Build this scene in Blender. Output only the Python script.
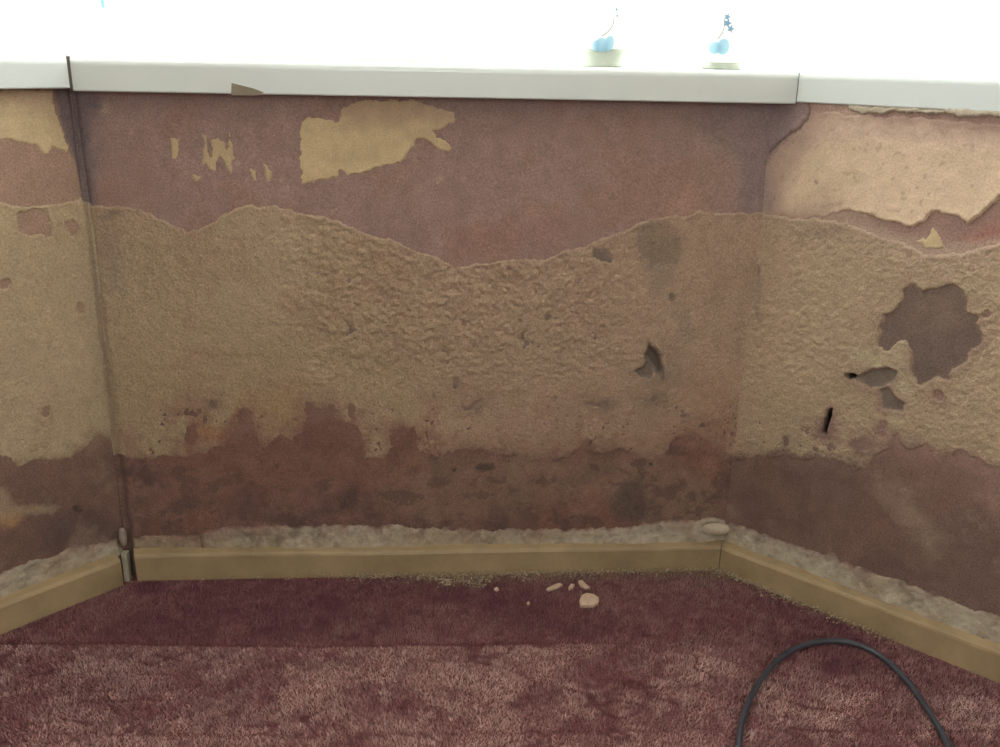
import bpy, math
import numpy as np
from mathutils import Matrix, Vector

for o in list(bpy.data.objects):
    bpy.data.objects.remove(o)
scene = bpy.context.scene
COL = scene.collection
rng = np.random.default_rng(7)

# ------------------------------------------------------------------ camera
F_PX, PITCH, ROLL, YAW = 930.06, 0.33104, 0.02129, 0.07286
CAM = np.array([0.00691, -1.32489, 0.79355])
_cp, _sp = math.cos(PITCH), math.sin(PITCH)
FWD = np.array([math.sin(YAW) * _cp, math.cos(YAW) * _cp, -_sp])
_R0 = np.array([math.cos(YAW), -math.sin(YAW), 0.0])
_U0 = np.cross(_R0, FWD)
RGT = math.cos(ROLL) * _R0 + math.sin(ROLL) * _U0
UPV = -math.sin(ROLL) * _R0 + math.cos(ROLL) * _U0
cd = bpy.data.cameras.new('camera')
cam = bpy.data.objects.new('camera', cd)
COL.objects.link(cam)
cam.matrix_world = Matrix(((RGT[0], UPV[0], -FWD[0], CAM[0]), (RGT[1], UPV[1], -FWD[1], CAM[1]),
                           (RGT[2], UPV[2], -FWD[2], CAM[2]), (0, 0, 0, 1)))
cd.sensor_fit = 'HORIZONTAL'
cd.sensor_width = 36.0
cd.lens = F_PX * 36.0 / 1000.0
cd.clip_start = 0.02
scene.camera = cam

# ------------------------------------------------------------------ light
w = bpy.data.worlds.new('overcast_sky')
scene.world = w
w.use_nodes = True
bg = w.node_tree.nodes['Background']
bg.inputs['Color'].default_value = (0.96, 1.0, 0.965, 1)
bg.inputs['Strength'].default_value = 13.0
vs = scene.view_settings
vs.view_transform = 'Standard'
vs.look = 'None'
vs.gamma = 1.0
vs.use_curve_mapping = False
vs.exposure = -0.42
ROOM_LAMP_W = 30.0

def portal(name, loc, normal, sx, sy):
    ld = bpy.data.lights.new(name, 'AREA')
    ld.shape = 'RECTANGLE'; ld.size = sx; ld.size_y = sy
    ld.cycles.is_portal = True
    o = bpy.data.objects.new(name, ld)
    COL.objects.link(o)
    o.location = loc
    o.rotation_euler = Vector(normal).to_track_quat('-Z', 'Y').to_euler()
    return o

# ------------------------------------------------------------------ geometry constants
W2, AL, AR = 0.47501, 0.76775, 0.78473
SK_H, SK_T = 0.0505, 0.018           # skirting
ZB, ZT = 0.740, 0.7790              # sill underside / top
OV = 0.0285                         # sill overhang
SIDE = 0.85                         # bay side wall length
SILL_D = 0.155                      # wall face to window frame
HEAD, CEIL = 2.05, 2.40

class Wall:
    def __init__(s, O, a, sign):
        s.O = np.array(O, float)
        if sign == 0:
            s.d = np.array([1.0, 0.0]); s.n = np.array([0.0, -1.0])
        else:
            s.d = np.array([sign * math.cos(a), -math.sin(a)])
            s.n = np.array([-sign * math.sin(a), -math.cos(a)])
    def P(s, u, off, z):
        u = np.asarray(u, float); off = np.asarray(off, float)
        return np.stack([s.O[0] + s.d[0] * u + s.n[0] * off, s.O[1] + s.d[1] * u + s.n[1] * off,
                         np.asarray(z, float) + 0 * u], -1)
    def px(s, pts):
        """photo pixels -> (u, z) on the wall face"""
        q = np.asarray(pts, float)
        D = FWD + ((q[:, 0] - 500) / F_PX)[:, None] * RGT - ((q[:, 1] - 373.5) / F_PX)[:, None] * UPV
        n3 = np.array([s.n[0], s.n[1], 0.0])
        t = ((np.array([s.O[0], s.O[1], 0]) - CAM) @ n3) / (D @ n3)
        X = CAM + t[:, None] * D
        return np.stack([(X[:, :2] - s.O) @ s.d, X[:, 2]], -1)

WC = Wall((-W2, 0), 0, 0)
WL = Wall((-W2, 0), AL, -1)
WR = Wall((W2, 0), AR, 1)

def floor_px(pts, z=0.0):
    q = np.asarray(pts, float)
    D = FWD + ((q[:, 0] - 500) / F_PX)[:, None] * RGT - ((q[:, 1] - 373.5) / F_PX)[:, None] * UPV
    t = (z - CAM[2]) / D[:, 2]
    return (CAM + t[:, None] * D)[:, :2]

def plane_y_px(px, py, y):
    D = FWD + (px - 500) / F_PX * RGT - (py - 373.5) / F_PX * UPV
    t = (y - CAM[1]) / D[1]
    return CAM + t * D

# ------------------------------------------------------------------ numpy noise and shapes
_lat = np.random.default_rng(3).random((256, 256)) * 2 - 1
def vnoise(x, y, seed=0):
    x = x + seed * 17.31; y = y + seed * 9.77
    xi = np.floor(x).astype(int); yi = np.floor(y).astype(int)
    fx = x - xi; fy = y - yi
    fx = fx * fx * fx * (fx * (6 * fx - 15) + 10); fy = fy * fy * fy * (fy * (6 * fy - 15) + 10)
    a = _lat[xi & 255, yi & 255]; b = _lat[(xi + 1) & 255, yi & 255]
    c = _lat[xi & 255, (yi + 1) & 255]; d = _lat[(xi + 1) & 255, (yi + 1) & 255]
    return (a * (1 - fx) + b * fx) * (1 - fy) + (c * (1 - fx) + d * fx) * fy
def fbm(x, y, scale, octv=4, seed=0, gain=0.5):
    """scale = wavelength in metres"""
    s = 0; a = 1.0; t = 0
    X = x / scale; Y = y / scale
    for i in range(octv):
        s = s + a * vnoise(X + 3.1 * i, Y - 1.7 * i, seed + 5 * i); t += a
        a *= gain
        X, Y = (0.8 * X - 0.6 * Y) * 2.03, (0.6 * X + 0.8 * Y) * 2.03
    return s / t
def sstep(a, b, x):
    t = np.clip((x - a) / (b - a), 0, 1)
    return t * t * (3 - 2 * t)
def sdf(poly, x, y):
    """signed distance, positive inside"""
    poly = np.asarray(poly); n = len(poly)
    d = np.full(x.shape, 1e9); ins = np.zeros(x.shape, bool)
    for i in range(n):
        ax, ay = poly[i]; bx, by = poly[(i + 1) % n]
        ex, ey = bx - ax, by - ay
        wx, wy = x - ax, y - ay
        t = np.clip((wx * ex + wy * ey) / (ex * ex + ey * ey + 1e-12), 0, 1)
        d = np.minimum(d, (wx - ex * t) ** 2 + (wy - ey * t) ** 2)
        c = (ay > y) != (by > y)
        xx = ax + (y - ay) / (by - ay + 1e-15) * (bx - ax)
        ins ^= c & (x < xx)
    d = np.sqrt(d)
    return np.where(ins, d, -d)
def ell(cx, cy, rx, ry, n=14):
    return [(cx + rx * math.cos(2 * math.pi * k / n), cy + ry * math.sin(2 * math.pi * k / n)) for k in range(n)]
def lin(c):
    c = np.asarray(c, float) / 255.0
    return np.where(c <= 0.04045, c / 12.92, ((c + 0.055) / 1.055) ** 2.4)
def mix(col, c, m):
    return col * (1 - m[..., None]) + np.asarray(c)[None, None, :] * m[..., None]

# ------------------------------------------------------------------ mesh helpers
def mesh_from(name, verts, faces, mat, parent=None, smooth=False, cols=None, auto=None):
    me = bpy.data.meshes.new(name)
    if isinstance(faces, np.ndarray):
        nf, k = faces.shape
        me.vertices.add(len(verts))
        me.vertices.foreach_set('co', np.asarray(verts, np.float32).ravel())
        me.loops.add(nf * k)
        me.loops.foreach_set('vertex_index', faces.astype(np.int32).ravel())
        me.polygons.add(nf)
        me.polygons.foreach_set('loop_start', np.arange(0, nf * k, k, dtype=np.int32))
        me.update(calc_edges=True)
    else:
        me.from_pydata([tuple(v) for v in verts], [], faces)
        me.update()
    if cols is not None:
        at = me.color_attributes.new('Col', 'FLOAT_COLOR', 'POINT')
        c4 = np.ones((len(verts), 4), np.float32); c4[:, :3] = cols
        at.data.foreach_set('color', c4.ravel())
    if smooth:
        me.polygons.foreach_set('use_smooth', np.ones(len(me.polygons), bool))
    me.materials.append(mat)
    o = bpy.data.objects.new(name, me)
    COL.objects.link(o)
    if parent is not None:
        o.parent = parent
    return o

def empty(name, loc=(0, 0, 0), rz=0.0):
    o = bpy.data.objects.new(name, None)
    o.empty_display_size = 0.05
    o.location = loc; o.rotation_euler = (0, 0, rz)
    COL.objects.link(o)
    return o
def struct(o):
    o['kind'] = 'structure'; return o
def tag(o, label, cat, group=None):
    o['label'] = label; o['category'] = cat
    if group: o['group'] = group
    return o

def bevel(o, wdt, seg=2, angle=30):
    m = o.modifiers.new('bevel', 'BEVEL')
    m.width = wdt; m.segments = seg; m.limit_method = 'ANGLE'; m.angle_limit = math.radians(angle)
    return o

def prism(name, poly, z0, z1, mat, parent=None):
    n = len(poly)
    a = sum(poly[i][0] * poly[(i + 1) % n][1] - poly[(i + 1) % n][0] * poly[i][1] for i in range(n))
    if a < 0: poly = poly[::-1]
    v = [(p[0], p[1], z0) for p in poly] + [(p[0], p[1], z1) for p in poly]
    f = [tuple(range(n))[::-1], tuple(range(n, 2 * n))] + [(i, (i + 1) % n, n + (i + 1) % n, n + i) for i in range(n)]
    return mesh_from(name, v, f, mat, parent)

def tube(name, pts, r, mat, parent=None, seg=10, cap=True):
    P = [np.array(p, float) for p in pts]; n = len(P); V = []; Fc = []
    up = np.array([0, 0, 1.0])
    prev = None
    for i, p in enumerate(P):
        t = P[min(i + 1, n - 1)] - P[max(i - 1, 0)]; t /= np.linalg.norm(t)
        if prev is None:
            a = np.cross(t, up)
            if np.linalg.norm(a) < 1e-3: a = np.cross(t, np.array([1.0, 0, 0]))
        else:
            a = prev - t * (prev @ t)
        a /= np.linalg.norm(a); b = np.cross(t, a); prev = a
        rr = r[i] if hasattr(r, '__len__') else r
        for k in range(seg):
            an = 2 * math.pi * k / seg
            V.append(p + rr * (math.cos(an) * a + math.sin(an) * b))
    for i in range(n - 1):
        for k in range(seg):
            k2 = (k + 1) % seg
            Fc.append((i * seg + k, i * seg + k2, (i + 1) * seg + k2, (i + 1) * seg + k))
    if cap:
        Fc.append(tuple(range(seg))[::-1]); Fc.append(tuple((n - 1) * seg + k for k in range(seg)))
    return mesh_from(name, V, Fc, mat, parent, smooth=True)

def catmull(pts, m=10):
    p = np.asarray(pts, float)
    p = np.vstack([2 * p[0] - p[1], p, 2 * p[-1] - p[-2]]); out = []
    for i in range(1, len(p) - 2):
        for k in range(m):
            t = k / m
            out.append(0.5 * ((2 * p[i]) + (-p[i - 1] + p[i + 1]) * t + (2 * p[i - 1] - 5 * p[i] + 4 * p[i + 1] - p[i + 2]) * t * t
                              + (-p[i - 1] + 3 * p[i] - 3 * p[i + 1] + p[i + 2]) * t ** 3))
    out.append(p[-2])
    return np.array(out)

# ------------------------------------------------------------------ materials
def new_mat(name):
    m = bpy.data.materials.new(name); m.use_nodes = True
    nt = m.node_tree
    return m, nt, nt.nodes['Principled BSDF']

def surface_mat(name, base=None, rough=0.9, spec=0.2, vary=0.25, vscale=60, bump=0.3, bscale=350, bdist=0.001,
                attr=False, tint=None, grain=0.12, gscale=500):
    """Base colour (given or read from the piece's own pigment layer) with noise mottling, grain and fine relief."""
    m, nt, b = new_mat(name)
    N, L = nt.nodes, nt.links
    tc = N.new('ShaderNodeTexCoord')
    if attr:
        src = N.new('ShaderNodeAttribute'); src.attribute_name = 'Col'; cin = src.outputs['Color']
    else:
        src = N.new('ShaderNodeRGB'); src.outputs[0].default_value = (*base, 1); cin = src.outputs[0]
    n1 = N.new('ShaderNodeTexNoise'); n1.inputs['Scale'].default_value = vscale
    n1.inputs['Detail'].default_value = 5; n1.inputs['Roughness'].default_value = 0.6
    L.new(tc.outputs['Object'], n1.inputs['Vector'])
    n2 = N.new('ShaderNodeTexNoise'); n2.inputs['Scale'].default_value = gscale; n2.inputs['Detail'].default_value = 2
    L.new(tc.outputs['Object'], n2.inputs['Vector'])
    def scaled(sock, amt):
        r = N.new('ShaderNodeMapRange')
        r.inputs['From Min'].default_value = 0.25; r.inputs['From Max'].default_value = 0.75
        r.inputs['To Min'].default_value = 1 - amt; r.inputs['To Max'].default_value = 1 + amt
        r.clamp = False
        L.new(sock, r.inputs['Value']); return r.outputs['Result']
    mu = N.new('ShaderNodeMath'); mu.operation = 'MULTIPLY'
    L.new(scaled(n1.outputs['Fac'], vary), mu.inputs[0]); L.new(scaled(n2.outputs['Fac'], grain), mu.inputs[1])
    vm = N.new('ShaderNodeVectorMath'); vm.operation = 'SCALE'
    L.new(cin, vm.inputs[0]); L.new(mu.outputs[0], vm.inputs['Scale'])
    L.new(vm.outputs['Vector'], b.inputs['Base Color'])
    b.inputs['Roughness'].default_value = rough
    b.inputs['Specular IOR Level'].default_value = spec
    if bump > 0:
        n3 = N.new('ShaderNodeTexNoise'); n3.inputs['Scale'].default_value = bscale
        n3.inputs['Detail'].default_value = 4
        L.new(tc.outputs['Object'], n3.inputs['Vector'])
        bp = N.new('ShaderNodeBump'); bp.inputs['Strength'].default_value = bump
        bp.inputs['Distance'].default_value = bdist
        L.new(n3.outputs['Fac'], bp.inputs['Height']); L.new(bp.outputs['Normal'], b.inputs['Normal'])
    return m

M_BASE = surface_mat('bare_plaster', attr=True, rough=0.85, vary=0.15, vscale=38, bump=0.45, bscale=320, bdist=0.0015, grain=0.26, gscale=420)
M_COAT = surface_mat('textured_coat', attr=True, rough=0.9, vary=0.10, vscale=70, bump=0.8, bscale=240, bdist=0.0025, grain=0.26, gscale=420)
M_PAPER = surface_mat('old_paper', attr=True, rough=0.8, vary=0.12, vscale=45, bump=0.3, bscale=400, bdist=0.001, grain=0.16, gscale=420)
M_FILL = surface_mat('chalky_filler', attr=True, rough=0.95, vary=0.22, vscale=55, bump=0.6, bscale=240, bdist=0.002, grain=0.15)
M_SKIRT = surface_mat('cream_gloss_paint', base=(0.288, 0.208, 0.118), rough=0.5, spec=0.3, vary=0.26, vscale=16, bump=0.15, bscale=180,
                      bdist=0.001, grain=0.05)
M_SKIRT_L = M_SKIRT
M_SILL = surface_mat('white_sill_gloss', base=(0.565, 0.615, 0.605), rough=0.25, spec=0.5, vary=0.02, vscale=8, bump=0.05, bscale=60, grain=0.015)
M_FRAME = surface_mat('white_window_frame', base=(0.85, 0.86, 0.85), rough=0.35, spec=0.4, vary=0.01, bump=0.0, grain=0.0)
M_ROOM = surface_mat('room_wall_paint', base=(0.62, 0.55, 0.45), rough=0.9, vary=0.04, vscale=3, bump=0.1, bscale=120, grain=0.02)
M_CEIL = surface_mat('ceiling_paint', base=(0.80, 0.79, 0.76), rough=0.9, vary=0.02, vscale=3, bump=0.1, bscale=120, grain=0.02)
M_GAP = surface_mat('dirty_joint', base=(0.16, 0.145, 0.12), rough=0.95, vary=0.2, bump=0.3, grain=0.1)
M_BACKING = surface_mat('carpet_backing', base=(0.16, 0.065, 0.062), rough=1.0, spec=0.0, vary=0.2, bump=0.4, bscale=200, grain=0.1)
M_CABLE = surface_mat('dark_cable_rubber', base=(0.040, 0.042, 0.055), rough=0.42, spec=0.5, vary=0.08, bump=0.05, bscale=300, grain=0.03)
M_FLAKE = surface_mat('plaster_flake', base=(0.50, 0.36, 0.27), rough=0.95, vary=0.15, vscale=150, bump=0.4, bscale=500, grain=0.1)
M_DUST = surface_mat('plaster_dust', attr=True, rough=1.0, spec=0.0, vary=0.1, bump=0.0, grain=0.1)
M_PILE = surface_mat('carpet_pile', attr=True, rough=0.95, spec=0.08, vary=0.10, vscale=30, bump=0.0, grain=0.06)

m, nt, b = new_mat('glass_pane')
b.inputs['Base Color'].default_value = (1, 1, 1, 1)
b.inputs['Roughness'].default_value = 0.0
b.inputs['Transmission Weight'].default_value = 1.0
b.inputs['IOR'].default_value = 1.0
b.inputs['Specular IOR Level'].default_value = 0.1
# thin pane: clear transmission with a faint reflection
tr = nt.nodes.new('ShaderNodeBsdfTransparent'); gl = nt.nodes.new('ShaderNodeBsdfGlossy'); gl.inputs['Roughness'].default_value = 0.02
mx = nt.nodes.new('ShaderNodeMixShader'); mx.inputs[0].default_value = 0.05
nt.links.new(tr.outputs[0], mx.inputs[1]); nt.links.new(gl.outputs[0], mx.inputs[2])
nt.links.new(mx.outputs[0], nt.nodes['Material Output'].inputs['Surface'])
M_GLASS = m

def porcelain(name, colr, transl):
    m, nt, b = new_mat(name)
    N, L = nt.nodes, nt.links
    tc = N.new('ShaderNodeTexCoord'); n = N.new('ShaderNodeTexNoise'); n.inputs['Scale'].default_value = 90
    L.new(tc.outputs['Object'], n.inputs['Vector'])
    mr = N.new('ShaderNodeMapRange'); mr.inputs['To Min'].default_value = 0.92; mr.inputs['To Max'].default_value = 1.05
    L.new(n.outputs['Fac'], mr.inputs['Value'])
    v = N.new('ShaderNodeVectorMath'); v.operation = 'SCALE'; v.inputs[0].default_value = colr
    L.new(mr.outputs['Result'], v.inputs['Scale'])
    L.new(v.outputs['Vector'], b.inputs['Base Color'])
    b.inputs['Roughness'].default_value = 0.25
    t = N.new('ShaderNodeBsdfTranslucent'); L.new(v.outputs['Vector'], t.inputs['Color'])
    mx = N.new('ShaderNodeMixShader'); mx.inputs[0].default_value = transl
    L.new(b.outputs[0], mx.inputs[1]); L.new(t.outputs[0], mx.inputs[2])
    L.new(mx.outputs[0], N['Material Output'].inputs['Surface'])
    return m
M_CHINA = porcelain('translucent_white_china', (0.90, 0.915, 0.90), 0.72)
M_BLUE = porcelain('pale_blue_glaze', (0.50, 0.73, 0.88), 0.6)
M_FOOT = porcelain('shaded_foot', (0.52, 0.56, 0.48), 0.15)  # grey-green shading under the cups put into the foot's own colour
M_BLUE_D = porcelain('slate_blue_glaze', (0.22, 0.36, 0.52), 0.4)
M_TWIG = porcelain('grey_brown_glaze', (0.42, 0.40, 0.36), 0.3)
M_CORD = porcelain('pale_blue_cord', (0.45, 0.68, 0.78), 0.4)

# ------------------------------------------------------------------ room shell
def corner(side, off):
    a = AL if side < 0 else AR
    return np.array([side * W2 - side * off * math.tan(a / 2), -off])
def sdir(side):
    a = AL if side < 0 else AR
    return np.array([side * math.cos(a), -math.sin(a)])
EL = WL.O + WL.d * SIDE
ER = WR.O + WR.d * SIDE
RX, RYB = 2.1, -4.4

struct(prism('floor', [(-RX - .3, RYB - .3), (RX + .3, RYB - .3), (RX + .3, 0.35), (-RX - .3, 0.35)], -0.08, 0.0, M_BACKING))
struct(prism('ceiling', [(-RX - .3, RYB - .3), (RX + .3, RYB - .3), (RX + .3, 0.6), (-RX - .3, 0.6)], CEIL, CEIL + .1, M_CEIL))
struct(prism('wall_front_left', [(-RX - .2, EL[1] - .0), (EL[0], EL[1]), (EL[0] - .1, EL[1] + .15), (-RX - .2, EL[1] + .15)], 0, CEIL, M_ROOM))
struct(prism('wall_front_right', [(RX + .2, ER[1]), (ER[0], ER[1]), (ER[0] + .1, ER[1] + .15), (RX + .2, ER[1] + .15)], 0, CEIL, M_ROOM))
struct(prism('wall_side_left', [(-RX - .2, RYB - .2), (-RX, RYB - .2), (-RX, EL[1]), (-RX - .2, EL[1])], 0, CEIL, M_ROOM))
struct(prism('wall_side_right', [(RX, RYB - .2), (RX + .2, RYB - .2), (RX + .2, ER[1]), (RX, ER[1])], 0, CEIL, M_ROOM))
GW = 0.90                                     # half width of the added fill window at the back of the room
wb = struct(prism('wall_back', [(-RX, RYB - .2), (-GW, RYB - .2), (-GW, RYB), (-RX, RYB)], 0, CEIL, M_ROOM))
prism('wall_return', [(GW, RYB - .2), (RX, RYB - .2), (RX, RYB), (GW, RYB)], 0, CEIL, M_ROOM, wb)
prism('added_window_lintel', [(-GW, RYB - .2), (GW, RYB - .2), (GW, RYB), (-GW, RYB)], 2.2, CEIL, M_ROOM, wb)
GZ = .85
prism('added_window_apron', [(-GW, RYB - .2), (GW, RYB - .2), (GW, RYB), (-GW, RYB)], 0, GZ, M_ROOM, wb)
gd = struct(empty('window_4', (0, RYB - .1, 0)))  # unseen window, added to light the bay from behind the camera
for x0, x1, z0, z1, nm in [(-GW, -GW + .06, GZ, 2.2, 'stile'), (GW - .06, GW, GZ, 2.2, 'stile'), (-.05, .05, GZ + .08, 2.12, 'mullion'),  # frame bars of the added fill window
                           (-GW + .06, GW - .06, GZ, GZ + .08, 'bottom_rail'), (-GW + .06, GW - .06, 2.12, 2.2, 'top_rail')]:
    prism(nm, [(x0, -.03), (x1, -.03), (x1, .03), (x0, .03)], z0, z1, M_FRAME, gd)
for x0, x1 in ((-GW + .06, -.05), (.05, GW - .06)):
    prism('pane', [(x0, -.004), (x1, -.004), (x1, .004), (x0, .004)], GZ + .08, 2.12, M_GLASS, gd)
portal('daylight_portal', (0, RYB - .02, (GZ + 2.2) / 2), (0, 1, 0), 2 * GW, 2.2 - GZ)

# windows: sill board, frame and pane for each facet of the bay
def line_isect(p, d, q, e):
    A = np.array([d, -e]).T
    t = np.linalg.solve(A, q - p)
    return p + t[0] * d
def facet_pt(wall, off, u):
    return wall.O + wall.d * u + wall.n * off
# joints of the sill boards, read off the front edge (wall plane pushed out to the nosing)
CF_L = corner(-1, OV); CF_R = corner(1, OV)
JR = CF_R + np.array([.037, 0.0])
CB_L = corner(-1, -SILL_D - .09); CB_R = corner(1, -SILL_D - .09)
EDGE_R = 0.010
def sill_board(f0, f1, b0, b1, z0, parent):
    prof = [(0.0015, z0), (0, z0 + .0015)]
    for k in range(7):
        t = k / 6 * math.pi / 2
        prof.append((EDGE_R * (1 - math.cos(t)), ZT - EDGE_R + EDGE_R * math.sin(t)))
    V = []; m_ = len(prof) + 2
    for f, bb in ((f0, b0), (f1, b1)):
        L_ = np.linalg.norm(bb - f); dv = (bb - f) / L_
        for (q, z) in prof: V.append((*(f + dv * q), z))
        V.append((*bb, ZT)); V.append((*bb, z0))
    Fc = [(j, (j + 1) % m_, m_ + (j + 1) % m_, m_ + j) for j in range(m_)] + [tuple(range(m_))[::-1], tuple(range(m_, 2 * m_))]
    if np.cross(f1 - f0, b0 - f0) < 0: Fc = [f[::-1] for f in Fc]
    Fc = [f[::-1] for f in Fc]
    return mesh_from('window_sill', V, Fc, M_SILL, parent)
def window(idx, wall, f0, f1, u0, u1, pane_u):
    root = struct(empty('window_%d' % idx, (0, 0, 0)))
    b1, b0 = u1, u0
    sill_board(np.array(f0), np.array(f1), np.array(b0), np.array(b1), ZB - (0, 0, .0035, .001)[idx], root)
    return root
GAPV = 0.0016
w1 = window(1, WL, CF_L + sdir(-1) * GAPV * 1.6, CF_L + sdir(-1) * (SIDE - .02), CB_L + sdir(-1) * GAPV, CB_L + sdir(-1) * (SIDE + .1), None)
w2 = window(2, WC, CF_L + np.array([GAPV, 0]), JR - np.array([.0006, 0]), CB_L + np.array([GAPV, 0]), CB_R - np.array([.0006, 0]), None)
w3 = window(3, WR, JR + sdir(1) * .0006, JR + sdir(1) * (SIDE - .02), CB_R + sdir(1) * .0006, CB_R + sdir(1) * (SIDE + .1), None)
# dirty filler seen inside the two open joints
for cf, cb, wroot, dx, wd in ((CF_L, CB_L, w2, 1, .0035), (JR, CB_R, w2, -1, .0016)):
    dv = (cb - cf) / np.linalg.norm(cb - cf); nv = np.array([dv[1], -dv[0]])
    a, bq = cf + dv * .003, cb
    pl = [tuple(a + nv * wd * .7), tuple(bq + nv * wd * .7), tuple(bq - nv * wd * .7), tuple(a - nv * wd * .7)]
    prism('joint_filler', pl, ZB - .001, ZT - .002 if dx < 0 else ZT + .0005, M_GAP, wroot)

def frame_parts(root, wall, ua, ub, mull):
    o0, o1 = -SILL_D + .002, -SILL_D - .068
    def bar(nm, a, c, z0, z1, q0=o0, q1=o1, mat=M_FRAME):
        p = [tuple(facet_pt(wall, q0, a)), tuple(facet_pt(wall, q0, c)), tuple(facet_pt(wall, q1, c)), tuple(facet_pt(wall, q1, a))]
        return prism(nm, p, z0, z1, mat, root)
    bar('bottom_rail', ua, ub, ZT, ZT + .055)
    bar('top_rail', ua, ub, HEAD - .055, HEAD)
    edges = [ua] + mull + [ub]
    for k, e in enumerate(edges):
        h = .03
        a, c = (e, e + .05) if k == 0 else ((e - .05, e) if k == len(edges) - 1 else (e - h, e + h))
        bar('stile' if k in (0, len(edges) - 1) else 'mullion', a, c, ZT + .055, HEAD - .055)
    for a, c in zip(edges[:-1], edges[1:]):
        bar('pane', a + .03, c - .03, ZT + .055, HEAD - .055, -SILL_D - .030, -SILL_D - .036, M_GLASS)
    mid = facet_pt(wall, -SILL_D - .08, (ua + ub) / 2)
    portal('daylight_portal', (mid[0], mid[1], (ZT + HEAD) / 2), (wall.n[0], wall.n[1], 0), abs(ub - ua), HEAD - ZT)
tl, trr = SILL_D * math.tan(AL / 2), SILL_D * math.tan(AR / 2)
frame_parts(w1, WL, tl + .0, SIDE + .05, [])
frame_parts(w2, WC, -tl + .005, 2 * W2 + trr - .005, [])
frame_parts(w3, WR, trr + .0, SIDE + .05, [])
# wall over the windows
for nm, wall, ua, ub in (('wall_over_left', WL, .09, SIDE), ('wall_over_center', WC, -.05, 2 * W2 + .05), ('wall_over_right', WR, .09, SIDE)):
    p = [tuple(facet_pt(wall, -SILL_D + .02, ua)), tuple(facet_pt(wall, -SILL_D + .02, ub)), tuple(facet_pt(wall, -SILL_D - .09, ub)),
         tuple(facet_pt(wall, -SILL_D - .09, ua))]
    struct(prism(nm, p, HEAD, CEIL, M_ROOM))

# ------------------------------------------------------------------ damp walls under the sill
C_MAUVE = np.array([.278, .190, .165])
C_BROWN = np.array([.160, .090, .074])
C_CREAM = np.array([.338, .256, .170])
C_PINKC = np.array([.345, .248, .178])
C_SALM = np.array([.56, .430, .305])
C_YELL = np.array([.485, .375, .228])
C_RUST = np.array([.20, .085, .045])
C_GREY = np.array([.165, .130, .105])
C_DARK = np.array([.055, .042, .034])
C_WHITE = np.array([.40, .345, .265])
C_SLATE = np.array([.155, .125, .130])

ZMAX = ZB + .003
def axis(a, b, d0, d1, fine, coarse):
    xs = list(np.arange(a, d0, coarse)) + list(np.arange(max(a, d0), min(b, d1), fine)) + list(np.arange(max(d1, a), b, coarse)) + [b]
    return np.unique(np.round(xs, 6))

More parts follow.
